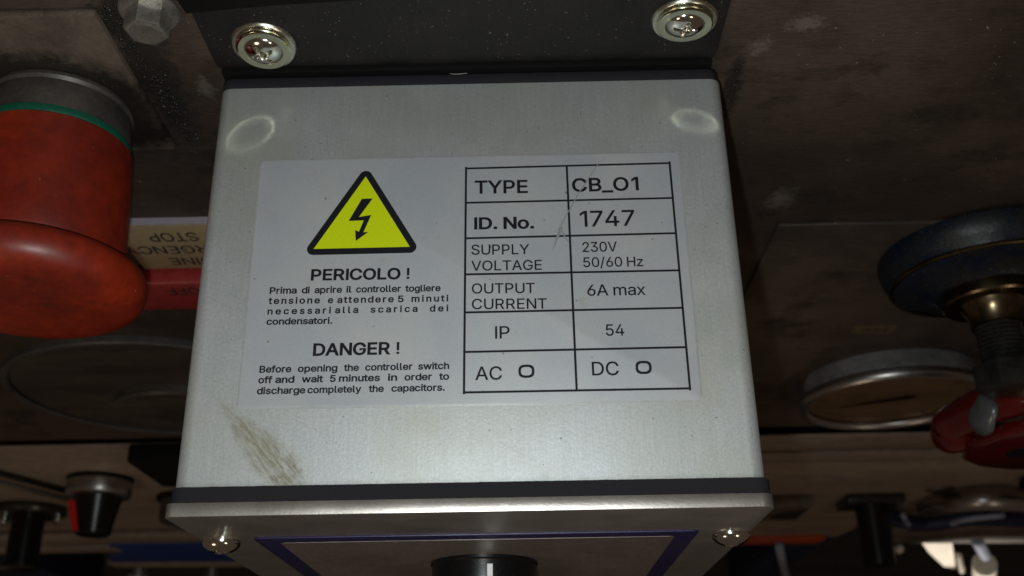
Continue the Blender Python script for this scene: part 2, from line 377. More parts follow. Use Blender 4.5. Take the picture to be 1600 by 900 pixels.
GLYPH_DATA = (
    '!|67,160 63,509 132,509 128,160|98,-4 81,-1 66,9 56,24 52,41 56,58 66,73 81,83 98,86 116,83 130,73 140,58 143,41 140,24 130,9 116,-1;.|95,-4 78,-1 63,'
    '9 53,24 50,41 53,59 63,73 78,83 95,87 113,83 128,73 138,59 141,41 138,24 128,9 113,-1;/|235,533 71,-76 14,-76 178,533;0|227,-7 174,1 130,24 95,62 69,1'
    '13 57,155 50,202 48,254 50,306 57,353 69,395 95,447 130,484 174,508 227,516 279,508 323,484 358,447 384,395 396,353 403,306 405,254 403,202 396,155 38'
    '4,113 359,62 323,24 279,1|227,50 261,56 290,74 313,103 330,144 340,194 344,254 340,314 330,365 313,405 290,435 261,453 227,460 192,453 163,435 140,405'
    ' 123,365 113,314 109,254 113,194 123,144 140,103 163,74 192,56;1|276,509 276,0 212,0 212,448 209,448 86,358 86,427 198,509;2|64,0 64,47 234,229 282,28'
    '2 311,327 320,371 317,397 308,419 293,436 273,449 224,460 196,457 172,447 153,433 139,413 130,390 127,362 66,362 71,405 86,442 111,473 143,496 182,511'
    ' 225,516 268,511 306,497 337,474 361,445 376,411 381,372 371,318 336,259 267,180 153,60 153,57 389,57 389,0;3|218,-7 173,-3 133,10 98,30 70,57 52,91 4'
    '4,132 109,132 115,107 126,87 144,71 165,59 219,50 275,61 297,74 315,93 325,116 329,145 326,172 316,196 299,217 275,234 242,244 201,248 157,248 157,299'
    ' 288,448 288,452 70,452 70,509 372,509 372,461 211,278 211,289 264,288 308,276 344,253 371,222 387,186 393,145 387,103 370,66 344,36 309,12 266,-2;4|4'
    '0,105 40,158 247,509 311,509 109,166 109,163 413,163 413,105|282,0 282,121 282,146 282,318 343,318 343,0;5|221,-7 178,-2 140,11 108,32 83,60 66,93 60,'
    '130 122,130 127,108 138,89 173,60 221,50 250,53 276,64 298,82 314,104 324,131 328,162 324,193 314,221 297,244 275,262 248,273 218,277 167,268 128,246 '
    '67,253 96,509 366,509 366,452 151,452 134,301 136,301 178,325 229,334 263,330 294,321 321,306 345,285 364,260 379,231 388,199 391,163 385,117 369,76 3'
    '43,41 309,15 268,-1;6|226,-7 182,-1 142,15 109,40 84,74 69,115 64,162 68,199 80,239 137,340 252,509 322,509 151,261 145,261 165,288 196,307 235,314 27'
    '8,309 316,295 346,271 370,240 384,201 389,157 384,112 368,73 343,39 310,14 271,-2|226,48 254,52 279,63 299,79 314,101 324,128 327,157 324,187 314,213 '
    '299,235 279,251 254,262 226,265 198,262 174,252 153,235 138,214 128,188 125,158 128,128 138,102 153,79 174,63 198,52;7|97,0 323,448 323,452 62,452 62,'
    '509 391,509 391,449 165,0;A|16,0 201,509 276,509 463,0 395,0 287,302 264,372 232,478 245,478 213,371 191,302 85,0|110,142 110,199 370,199 370,142;B|60'
    ',0 60,509 241,509 289,504 329,491 359,469 381,442 394,410 398,374 395,344 387,320 356,286 315,267 315,262 339,257 363,245 385,227 402,203 414,173 418,'
    '136 413,100 400,67 377,39 344,18 301,4 247,0|125,57 245,57 296,63 330,80 349,105 355,137 352,161 342,184 327,203 306,218 279,228 248,231 125,231|125,2'
    '85 238,285 288,296 308,309 323,326 333,348 336,372 330,403 313,429 283,446 240,452 125,452;C|267,-7 225,-3 186,7 150,25 119,49 92,79 70,115 53,157 44,'
    '203 40,254 44,305 53,352 70,393 92,429 119,459 150,484 186,501 225,512 267,516 340,504 373,490 402,471 427,447 448,418 463,385 473,348 408,348 389,395'
    ' 357,428 315,449 267,456 223,450 184,432 150,403 125,364 109,314 103,254 109,194 125,145 151,105 184,76 223,59 267,53 315,60 357,81 389,114 408,160 47'
    '3,160 463,124 448,91 428,62 402,38 373,19 341,5 305,-4;D|219,0 96,0 96,57 215,57 272,63 318,81 354,110 379,149 394,198 399,255 394,312 379,361 354,399'
    ' 320,428 275,446 221,452 93,452 93,509 225,509 273,505 315,495 353,478 399,441 433,391 449,351 458,306 462,255 458,205 449,159 433,119 411,83 384,54 3'
    '51,31 312,14 268,3|125,509 125,0 60,0 60,509;E|60,0 60,509 372,509 372,452 125,452 125,286 355,286 355,229 125,229 125,57 375,57 375,0;F|60,0 60,509 3'
    '69,509 369,452 125,452 125,278 346,278 346,221 125,221 125,0;G|269,-7 225,-3 185,7 149,25 118,49 91,79 69,116 53,157 43,203 40,254 43,305 53,352 69,39'
    '3 91,429 117,459 149,484 184,501 223,512 265,516 304,513 340,504 374,489 403,469 429,445 449,416 465,384 474,349 408,349 387,393 356,427 315,448 265,4'
    '56 222,450 183,432 150,404 125,364 109,314 103,254 109,194 125,145 151,105 184,76 224,59 269,53 309,57 345,71 374,93 396,123 410,160 415,202 434,199 2'
    '83,199 283,256 478,256 478,200 471,141 451,91 419,50 377,19 326,0;H|60,0 60,509 125,509 125,289 392,289 392,509 457,509 457,0 392,0 392,232 125,232 12'
    '5,0;I|60,0 60,509 122,509 122,0;L|60,0 60,509 125,509 125,57 361,57 361,0;M|60,0 60,509 152,509 277,187 287,159 299,123 311,84 322,49 307,49 318,83 33'
    '0,121 342,158 352,187 476,509 568,509 568,0 504,0 504,291 504,327 505,369 506,413 507,457 513,457 498,409 482,363 467,322 456,291 342,0 286,0 170,291 '
    '159,321 145,361 129,408 112,457 119,457 120,416 121,372 122,328 122,291 122,0;N|60,0 60,509 136,509 343,183 363,151 388,107 414,55 405,54 401,108 399,'
    '157 399,195 399,509 463,509 463,0 387,0 202,290 177,331 148,381 108,452 119,454 122,384 124,328 125,291 125,0;O|267,-7 225,-3 186,7 150,25 119,49 92,7'
    '9 70,115 53,157 44,203 40,254 44,305 53,352 70,393 92,429 119,459 150,484 186,501 225,512 267,516 309,512 348,501 384,484 415,459 442,429 464,393 480,'
    '352 490,305 493,254 490,203 480,157 464,115 442,79 415,49 384,25 348,7 309,-3|267,53 310,59 349,76 383,105 408,144 425,194 430,254 425,314 408,365 383'
    ',404 349,433 310,450 267,456 223,450 184,433 151,404 125,364 109,314 103,254 109,194 125,144 151,105 184,76 223,59;P|60,0 60,509 235,509 289,503 332,4'
    '87 366,462 390,430 404,391 409,348 404,304 390,265 366,233 332,207 289,191 235,186 109,186 109,242 233,242 269,246 297,256 318,272 333,294 342,319 344'
    ',348 342,376 333,402 318,423 297,439 268,449 232,452 125,452 125,0;R|60,0 60,509 236,509 290,504 333,489 367,465 390,433 405,395 409,352 405,309 390,2'
    '71 367,240 333,217 289,203 236,198 96,198 96,255 234,255 269,258 298,267 319,281 334,300 342,324 345,352 342,380 334,405 319,425 298,440 269,449 233,4'
    '52 125,452 125,0|353,0 230,229 303,229 428,0;S|224,-9 172,-4 128,9 91,31 64,60 46,96 38,137 104,137 110,110 123,88 142,71 166,59 224,49 257,52 286,60 '
    '311,74 329,92 341,114 346,139 342,161 332,179 296,205 245,222 184,239 128,260 86,289 60,326 52,372 58,413 75,448 102,476 138,498 180,511 227,516 275,5'
    '11 316,498 351,476 377,449 394,415 401,378 337,378 326,412 302,437 267,453 225,459 194,456 167,448 145,435 129,418 118,398 115,376 119,352 131,334 169'
    ',308 212,293 264,279 312,264 359,238 395,198 405,171 408,139 403,99 386,64 360,34 323,11 278,-4;T|32,452 32,509 417,509 417,452 257,452 257,0 193,0 19'
    '3,452;U|259,-8 203,-2 154,15 114,43 85,80 66,124 60,173 60,509 124,509 124,178 128,144 141,113 160,87 187,68 220,56 259,52 298,56 331,68 357,87 377,11'
    '3 389,144 393,178 393,509 457,509 457,173 451,124 433,80 403,43 363,15 315,-2;V|204,0 16,509 84,509 192,206 215,137 248,31 235,31 267,138 290,206 395,'
    '509 463,509 278,0;Y|203,0 203,208 16,509 91,509 192,344 222,292 250,230 224,230 251,293 280,344 381,509 455,509 268,208 268,0;_|319,0 319,-56 0,-56 0,'
    '0;a|160,-9 126,-5 94,5 68,22 48,45 35,73 30,108 34,138 43,161 58,179 78,193 125,211 178,220 234,227 265,235 273,243 276,255 276,257 267,297 240,322 19'
    '6,331 149,322 118,301 100,274 41,291 57,322 79,346 104,364 133,375 194,384 239,379 286,360 306,343 322,320 333,290 337,251 337,0 277,0 277,52 272,52 2'
    '52,25 215,1|170,45 202,49 228,59 248,74 263,93 272,115 276,138 276,190 259,182 231,176 200,171 175,168 134,159 103,139 95,124 92,105 102,72 130,52;c|2'
    '07,-8 159,-2 117,16 82,46 56,85 40,133 34,187 40,243 56,291 82,330 117,360 159,378 207,384 260,377 305,356 340,322 362,277 303,262 290,289 270,311 242'
    ',325 207,330 173,325 145,310 124,287 108,258 99,224 96,187 99,151 108,117 124,89 145,66 173,51 207,46 243,52 271,66 292,89 304,117 363,102 341,56 306,'
    '21 261,-1;d|195,-8 151,-2 111,16 79,45 55,84 39,133 34,189 39,245 55,293 79,332 112,361 151,378 196,384 228,381 253,373 287,346 306,319 311,319 311,50'
    '9 372,509 372,0 313,0 313,59 307,59 287,31 252,4 227,-5|205,47 236,51 263,65 284,86 299,115 309,150 312,189 309,229 300,263 284,291 263,312 237,325 20'
    '5,330 172,325 145,311 124,290 108,261 99,227 96,189 99,151 109,117 124,88 145,66 172,51;e|212,-8 161,-2 117,16 82,46 56,85 40,132 34,187 39,242 55,290'
    ' 81,329 115,359 157,378 205,384 266,374 294,361 319,341 341,315 357,282 368,242 371,194 371,169 75,169 75,221 338,221 310,202 307,237 298,269 283,294 '
    '263,314 237,326 205,330 173,326 146,313 125,294 109,270 99,241 96,211 96,178 100,139 110,106 128,80 151,61 179,50 212,46 254,53 285,73 306,105 365,91 '
    '353,63 335,39 311,19 283,4 249,-5;f|228,379 228,327 6,327 6,379|81,0 81,432 84,461 96,486 113,505 135,519 187,530 222,527 243,521 227,468 215,472 195,'
    '474 171,470 154,460 145,443 142,419 142,0;g|207,-151 168,-148 134,-140 82,-110 51,-69 101,-41 122,-66 154,-88 207,-97 249,-92 282,-75 304,-47 311,-6 3'
    '11,68 306,68 287,41 252,16 227,8 195,5 152,10 113,27 80,53 55,90 39,136 34,191 39,246 55,293 80,332 112,361 152,378 196,384 228,382 253,373 288,346 30'
    '8,319 313,319 313,379 372,379 372,-9 367,-54 350,-90 324,-117 291,-136 251,-147|205,59 237,63 264,75 285,95 300,121 309,154 312,193 309,231 300,264 28'
    '5,291 264,312 237,325 205,330 172,325 145,312 124,290 109,262 99,229 96,193 99,155 109,123 124,96 145,76 172,63;h|114,227 114,0 53,0 53,509 114,509 11'
    '4,287 102,287 124,332 152,362 187,379 227,384 264,380 295,369 321,349 341,321 353,285 357,240 357,0 296,0 296,235 290,275 273,304 246,323 210,329 184,'
    '326 161,317 141,303 126,283 117,257;i|53,0 53,379 114,379 114,0|84,443 67,446 54,455 44,468 41,483 44,499 54,512 67,521 84,524 100,521 114,512 123,499'
    ' 126,483 123,468 114,455 100,446;l|139,-2 101,3 74,20 58,47 53,84 53,509 114,509 114,99 120,62 130,54 146,52 160,53 170,54 181,3 162,-1;m|53,0 53,379 '
    '112,379 112,295 108,295 118,323 132,346 172,376 219,386 257,380 287,361 309,331 321,295 312,295 322,321 337,343 381,375 437,386 468,383 497,372 522,35'
    '4 541,328 553,296 557,255 557,0 496,0 496,254 490,289 473,313 447,326 419,330 395,328 374,320 345,290 335,247 335,0 274,0 274,260 269,288 253,311 229,'
    '326 199,330 158,320 140,307 126,289 117,266 114,238 114,0;n|114,227 114,0 53,0 53,379 112,379 112,287 102,287 124,332 152,362 187,379 227,384 264,380 '
    '295,369 321,349 341,321 353,285 357,240 357,0 296,0 296,235 290,275 273,304 246,323 210,329 184,326 161,317 141,303 126,283 117,257;o|207,-8 159,-2 11'
    '7,16 82,46 56,85 40,133 34,187 40,243 56,291 82,330 117,360 159,378 207,384 256,378 299,360 333,330 359,291 376,243 381,187 376,133 359,85 333,46 299,'
    '16 256,-2|207,46 242,51 270,66 292,89 307,117 316,151 319,187 316,224 307,258 292,287 270,310 242,325 207,330 173,325 145,310 124,287 108,258 99,224 9'
    '6,187 99,151 108,117 124,89 145,66 173,51;p|53,-143 53,379 112,379 112,319 118,319 137,346 171,373 197,381 229,384 274,378 313,361 345,332 370,293 385'
    ',245 390,189 385,133 370,84 346,45 313,16 274,-2 229,-8 198,-5 173,4 138,31 118,59 114,59 114,-143|220,47 253,51 279,66 301,88 316,117 325,151 328,189'
    ' 325,227 316,261 301,290 280,311 253,325 220,330 188,325 161,312 140,291 125,263 116,229 113,189 116,150 125,115 140,86 162,65 188,51;r|53,0 53,379 11'
    '2,379 112,321 115,321 130,347 152,367 181,380 213,385 229,384 243,384 243,322 230,324 207,326 182,323 159,315 140,301 126,284 117,262 114,237 114,0;s|'
    '182,-8 145,-5 112,3 84,18 62,38 45,63 36,94 94,107 105,79 124,60 150,49 181,45 217,50 244,62 262,81 268,103 265,121 254,136 237,147 212,155 149,170 10'
    '4,186 72,208 53,237 47,274 51,305 65,332 87,354 115,370 149,381 187,384 223,381 254,372 279,358 299,339 324,290 268,277 258,298 243,316 219,328 187,33'
    '3 156,329 131,317 114,299 109,277 112,258 124,243 172,223 229,209 275,194 306,171 325,142 331,107 326,75 312,47 290,24 260,6 223,-5;t|204,379 204,327 '
    '6,327 6,379|65,471 126,471 126,98 128,76 136,61 150,53 170,50 185,51 202,54 213,2 192,-3 168,-4 125,2 92,21 72,52 65,93;u|182,-5 146,-1 115,11 89,31 6'
    '9,59 57,95 53,139 53,379 114,379 114,144 119,105 137,75 164,56 200,50 226,53 249,62 268,77 283,97 293,122 296,153 296,379 357,379 357,0 298,0 298,92 3'
    '07,92 286,47 257,17 222,0;w|138,0 23,379 87,379 133,214 154,137 175,41 165,41 186,135 206,214 252,379 316,379 362,214 382,136 402,41 391,41 413,135 43'
    '4,214 480,379 545,379 429,0 368,0 319,172 305,225 291,280 277,338 291,338 277,280 263,225 248,172 199,0;x|21,0 171,218 171,171 29,379 100,379 147,306 '
    '179,253 207,206 175,206 202,253 233,306 282,379 352,379 209,169 209,214 358,0 287,0 231,85 200,136 173,182 205,182 178,136 148,85 91,0;y|47,-139 61,-8'
    '6 71,-87 104,-89 130,-74 151,-36 163,-1 17,379 84,379 165,155 187,87 206,21 184,21 202,87 224,155 305,379 371,379 204,-58 177,-107 139,-136 91,-145 65'
    ',-143;z|42,0 42,46 254,320 254,323 48,323 48,379 333,379 333,331 126,60 126,56 339,56 339,0'
)
GRID_DATA = [[49.32, 60.88, 88.47, 61.18], [49.53, 53.4, 88.26, 53.56], [49.55, 45.89, 88.16, 46.11], [49.52, 38.5, 88.38, 38.49], [49.43, 30.95, 88.31, 31.05], [49.34, 23.36, 88.32, 23.49], [49.15, 15.85, 88.58, 15.83], [49.36, 61.09, 49.15, 15.67], [68.72, 61.0, 68.83, 15.78], [88.49, 61.39, 88.57, 15.63]]
WORD_DATA = [
    ('TYPE', 51.11, 55.37, 61.03, 55.32, 2.72, 2, 0),
    ('CB_O1', 69.67, 55.36, 82.14, 55.43, 2.79, 2, 0),
    ('ID. No.', 51.05, 47.79, 62.04, 47.75, 2.36, 3, 0),
    ('1747', 70.82, 47.87, 80.97, 47.91, 3.24, 1, 0),
    ('SUPPLY', 50.42, 42.49, 61.12, 42.37, 2.04, 0, 0),
    ('VOLTAGE', 50.42, 39.23, 63.37, 39.15, 1.98, 0, 0),
    ('230V', 71.02, 42.6, 77.39, 42.61, 2.0, 0, 0),
    ('50/60 Hz', 71.03, 39.51, 82.0, 39.47, 1.95, 0, 0),
    ('OUTPUT', 50.52, 34.65, 61.97, 34.54, 1.98, 0, 0),
    ('CURRENT', 50.53, 31.56, 64.07, 31.4, 2.01, 0, 0),
    ('6A max', 71.52, 33.79, 82.05, 33.74, 2.16, 0, 0),
    ('IP', 54.71, 25.8, 57.25, 25.81, 2.33, 0, 0),
    ('54', 74.49, 25.95, 77.76, 25.95, 2.15, 0, 0),
    ('AC', 51.16, 18.1, 55.8, 18.09, 2.43, 0, 0),
    ('DC', 71.69, 18.55, 76.35, 18.52, 2.5, 0, 0),
    ('PERICOLO', 21.02, 37.93, 37.28, 37.86, 2.14, 3, 0),
    ('!', 38.53, 37.86, 39.13, 37.86, 2.14, 3, 0),
    ('Prima', 13.6, 35.39, 18.44, 35.37, 1.23, 3, 0),
    ('di', 19.47, 35.37, 20.81, 35.36, 1.23, 3, 0),
    ('aprire', 21.81, 35.36, 26.72, 35.34, 1.23, 3, 0),
    ('il', 27.62, 35.34, 28.46, 35.34, 1.23, 3, 0),
    ('controller', 29.4, 35.33, 37.48, 35.3, 1.23, 3, 0),
    ('togliere', 38.41, 35.3, 44.74, 35.28, 1.23, 3, 0),
    ('tensione', 13.54, 33.36, 22.81, 33.32, 1.22, 3, 1),
    ('e', 24.37, 33.31, 25.21, 33.31, 1.22, 3, 1),
    ('attendere', 26.08, 33.31, 36.24, 33.26, 1.22, 3, 1),
    ('5', 37.1, 33.26, 38.04, 33.25, 1.22, 3, 1),
    ('minuti', 39.59, 33.25, 46.17, 33.22, 1.22, 3, 1),
    ('necessari', 13.55, 31.31, 24.92, 31.3, 1.21, 3, 1),
    ('alla', 25.78, 31.3, 29.87, 31.29, 1.21, 3, 1),
    ('scarica', 32.22, 31.29, 40.63, 31.28, 1.21, 3, 1),
    ('dei', 42.94, 31.28, 46.19, 31.28, 1.21, 3, 1),
    ('condensatori.', 13.5, 29.32, 25.28, 29.28, 1.2, 3, 0),
    ('DANGER', 22.34, 23.23, 35.83, 23.25, 2.2, 3, 0),
    ('!', 37.1, 23.25, 37.62, 23.25, 2.2, 3, 0),
    ('Before', 13.01, 20.21, 18.54, 20.22, 1.21, 3, 0),
    ('opening', 19.81, 20.22, 26.69, 20.23, 1.21, 3, 0),
    ('the', 27.96, 20.23, 30.5, 20.23, 1.21, 3, 0),
    ('controller', 31.71, 20.24, 39.97, 20.25, 1.21, 3, 0),
    ('switch', 41.09, 20.25, 46.46, 20.26, 1.21, 3, 0),
    ('off', 12.97, 18.25, 15.31, 18.25, 1.2, 3, 0),
    ('and', 15.97, 18.25, 19.22, 18.26, 1.2, 3, 0),
    ('wait', 20.64, 18.26, 24.28, 18.26, 1.2, 3, 0),
    ('5', 25.6, 18.27, 26.5, 18.27, 1.2, 3, 0),
    ('minutes', 27.19, 18.27, 34.31, 18.28, 1.2, 3, 0),
    ('in', 35.82, 18.28, 37.32, 18.28, 1.2, 3, 0),
    ('order', 38.73, 18.28, 43.44, 18.29, 1.2, 3, 0),
    ('to', 44.82, 18.29, 46.48, 18.29, 1.2, 3, 0),
    ('discharge', 12.9, 16.24, 21.28, 16.25, 1.19, 3, 0),
    ('completely', 21.76, 16.25, 31.1, 16.26, 1.19, 3, 0),
    ('the', 32.51, 16.26, 35.05, 16.26, 1.19, 3, 0),
    ('capacitors.', 36.48, 16.26, 45.75, 16.27, 1.19, 3, 0),
]
# ------------------------------------------------------------- lettering
GLYPHS = {}
for tok in GLYPH_DATA.split(';'):
    GLYPHS[tok[0]] = [[tuple(map(int, q.split(','))) for q in c.split()] for c in tok[2:].split('|')]
def offset_contour(c, d):
    n = len(c); out = []
    for i in range(n):
        p = Vector(c[i]); a = Vector(c[i-1]); b = Vector(c[(i+1) % n])
        e1 = (p-a).normalized(); e2 = (b-p).normalized()
        n1 = Vector((-e1.y, e1.x)); n2 = Vector((-e2.y, e2.x)); m = n1+n2
        if m.length < .3: m = n1
        else: m = m/max(.5, (1+n1.dot(n2)))
        out.append(p+m*d)
    return out
_cache = {}
def glyph_tris(ch, d):
    """non-zero winding fill of the outline, made bolder by d"""
    if (ch, d) in _cache: return _cache[(ch, d)]
    cs = [offset_contour(c, d) for c in GLYPHS[ch]]
    vs_, es = [], []
    for c in cs:
        k = len(vs_); vs_ += c; es += [(k+i, k+(i+1) % len(c)) for i in range(len(c))]
    v, e, f, _, _, _ = delaunay_2d_cdt(vs_, es, [], 0, 1e-4)
    keep = []
    for t in f:
        g = sum((v[i] for i in t), Vector((0, 0)))/len(t); wn = 0
        for c in cs:
            for i in range(len(c)):
                p, q = c[i], c[(i+1) % len(c)]
                if (p.y <= g.y) != (q.y <= g.y):
                    x = p.x+(g.y-p.y)/(q.y-p.y)*(q.x-p.x)
                    if x > g.x: wn += 1 if q.y > p.y else -1
        if wn: keep.append(tuple(t))
    r = (v, keep); _cache[(ch, d)] = r; return r
def text_mesh(bm, s, org, ex, ey, width, cap, bold, track=False):
    """s starts (ink) at org and is `width` long along ex; cap height along ey. millimetres."""
    d = -(7, 9, 17, 24)[bold] if SIGN > 0 else (7, 9, 17, 24)[bold]
    items = []; x = 0; prev = None
    for ch in s:
        if ch == ' ': x += 150; continue
        xs = [p[0] for c in GLYPHS[ch] for p in c]; lo, hi = min(xs), max(xs)
        items.append((ch, x, lo, hi)); x += hi+min(lo, 45)*.85
    x0 = items[0][1]+items[0][2]; x1 = items[-1][1]+items[-1][3]; nat = x1-x0
    k = cap/509.0
    if track and len(items) > 1:
        sx = k*1.12; tr = (width-nat*sx)/(len(items)-1)
    else: sx = width/nat if len(s) > 1 else min(width/nat, k*1.3); tr = 0
    for j, (ch, gx, lo, hi) in enumerate(items):
        v, f = glyph_tris(ch, d)
        nv = [bm.verts.new(org+ex*((gx-x0+p.x)*sx+tr*j)+ey*(p.y*k)) for p in v]
        for t in f:
            try: bm.faces.new([nv[i] for i in t])
            except ValueError: pass
SIGN = 1
def area(c): return sum(c[i][0]*c[(i+1) % len(c)][1]-c[(i+1) % len(c)][0]*c[i][1] for i in range(len(c)))
SIGN = 1 if area(GLYPHS['I'][0]) > 0 else -1
SIGN = 1 if area(GLYPHS['L'][0]) > 0 else -1
if area(GLYPHS['I'][0])*SIGN < 0: GLYPHS['I'][0].reverse()
def up_normals(bm, nrm):
    bmesh.ops.recalc_face_normals(bm, faces=bm.faces)
    for f in bm.faces:
        f.normal_update()
        if f.normal.dot(nrm) < 0: f.normal_flip()

# ================================================================ THE SETTING
YP = 86.5
# main panel: one thick sheet
build('machine_panel', box(B(), -420, 700, YP, YP+1.2, -276, 260, .4), M['panel'], None, 'auto', kind='structure')
bm = prism(B(), [(-620, -289.5), (60, -289.5), (60, -344), (900, -344), (900, -512), (285, -512), (279, -562), (0, -562), (0, -492), (-620, -492)], 'xz', YP+.6, YP+1.8, .3)
build('lower_panel', bm, M['lowpanel'], None, 'auto', kind='structure')
# two strips with a dark groove between them, right of the box
build('panel_lip', box(box(B(), 60, 900, YP-.6, YP+.6, -316.5, -290, .3), 60, 900, YP-.6, YP+.6, -341.5, -321.5, .3), M['lowpanel'], None, 'auto', kind='structure')
build('machine_interior', box(B(), -1500, 2200, YP+40, YP+50, -2600, 300), M['backdrop'], None, kind='structure')
build('workshop_floor', box(B(), -1500, 2200, -1500, YP+40, -2610, -2600), M['backdrop'], None, kind='structure')
bm = B()
box(bm, -620, -150, YP-3, YP+1, -520, -497, .6); box(bm, -620, -222, YP-2, YP+1, -560, -541, .6)
build('ledge', bm, M['lowpanel'], None, 'auto', kind='structure')

# raised sub panel on the right that carries gauge and valve
t = thing('raised_panel_plate', 'thin dull brown cover plate under the round gauge and the blue valve', 'cover plate', (300, YP, -176))
build('plate', box(B(), 129, 620, YP-1.2, YP-.02, -272, -75, .4), M['panel'], t, 'auto')

# plate behind the red stop button
t = thing('square_backing_plate', 'square greasy brown plate behind the red mushroom button', 'backing plate', (-50, YP, -5))
build('plate', box(B(), -110, -18.6, YP-2.0, YP-.02, -29.5, 18.6, .9, 2), M['plate'], t, 'auto')

# black oily grit collected along the plate edge and beside the box
bm = B(); rnd = random.Random(3)
def lump(bm, x, y, z, r):
    g = bmesh.ops.create_icosphere(bm, subdivisions=1, radius=r)
    for v in g['verts']:
        v.co = Vector((x, y, z))+Vector((v.co.x*rnd.uniform(.7, 1.6), v.co.y*.6, v.co.z*rnd.uniform(.7, 1.6)))
for k in range(420):
    tt = rnd.random(); z = 21-52*tt; x = -16.6+rnd.gauss(0, 1.2)+(1.5 if z < 0 else 0)
    lump(bm, x, YP-.05, z, abs(rnd.gauss(.16, .11))+.05)
for k in range(160): lump(bm, -12+rnd.gauss(0, 2.4), YP, 15+rnd.gauss(0, 3.0), abs(rnd.gauss(.14, .1))+.05)
for k in range(150): lump(bm, -6+rnd.gauss(0, 2.0), YP, -32+rnd.gauss(0, 5), abs(rnd.gauss(.15, .1))+.05)
for k in range(90): lump(bm, 105.5+rnd.gauss(0, .9), YP, -14+rnd.gauss(0, 6), abs(rnd.gauss(.12, .1))+.05)
tag(build('grit', bm, M['grit'], None, True), 'black oily grit and crumbs stuck along the edges on the panel', 'grit', kind='stuff')

# ================================================================ HEX BOLT
def hexp(cx, cz, r, a=0): return [(cx+r*math.cos(math.radians(60*k+a)), cz+r*math.sin(math.radians(60*k+a))) for k in range(6)]
t = thing('hex_bolt', 'dull steel hex bolt on the brown panel left of the black bracket', 'bolt', (-9.2, YP, 17.2))
build('washer', lathe(B(), -9.2, 17.2, [(0, YP-.02), (5.6, YP-.02), (5.7, YP-.5), (5.3, YP-1.0), (0, YP-1.0)], 40), M['boltsteel'], t, 'auto')
bm = B(); prism(bm, hexp(-9.2, 17.2, 4.1, 97), 'xz', YP-1.0, YP-5.4, 0)
es = [e for e in bm.edges if all(abs(v.co.y-(YP-5.4)) < .01 for v in e.verts)]
bmesh.ops.bevel(bm, geom=es, offset=.5, segments=2, profile=.5, affect='EDGES')
build('head', bm, M['boltsteel'], t, 'auto')
build('face_disc', lathe(B(), -9.2, 17.2, [(2.9, YP-5.38), (2.8, YP-5.7), (2.3, YP-5.66), (0, YP-5.55)], 32), M['boltsteel'], t, 'auto')

# ================================================================ PHILLIPS SCREWS
def screw_head(bm, cx, cz, y0, R, h, rot, rec=.55, seg=96, rings=26, wd=.14):
    """dome toward -Y with a cross recess"""
    vr = []
    ca, sa = math.cos(rot), math.sin(rot)
    for i in range(rings+1):
        rr = R*i/rings
        if i == 0: ring = [None]
        row = []
        for k in range(1 if i == 0 else seg):
            a = 2*PI*k/seg; x = rr*math.cos(a); z = rr*math.sin(a)
            y = h*math.sqrt(max(0, 1-(rr/(R*1.02))**2))**1.0
            u, v_ = x*ca+z*sa, -x*sa+z*ca
            def sl(p, q): # inside arm
                L = R*rec; W = R*wd*(1.0-.25*abs(p)/L)
                return max(0, min(1, (L-abs(p))/(L*.22)))*max(0, min(1, (W-abs(q))/(W*.45)+0.0))
            dpt = max(sl(u, v_), sl(v_, u))
            core = max(0, 1-math.hypot(u, v_)/(R*.30))
            y -= (h*.75)*max(dpt, min(1, core*1.5))
            row.append(bm.verts.new((cx+x, y0-y, cz+z)))
        vr.append(row)
    for k in range(seg): bm.faces.new((vr[0][0], vr[1][k], vr[1][(k+1) % seg]))
    for i in range(1, rings):
        for k in range(seg):
            bm.faces.new((vr[i][k], vr[i+1][k], vr[i+1][(k+1) % seg], vr[i][(k+1) % seg]))
    last = vr[-1]; low = [bm.verts.new((v.co.x, y0+.3, v.co.z)) for v in last]
    for k in range(seg): bm.faces.new((last[k], low[k], low[(k+1) % seg], last[(k+1) % seg]))
    bmesh.ops.recalc_face_normals(bm, faces=bm.faces)
    return bm

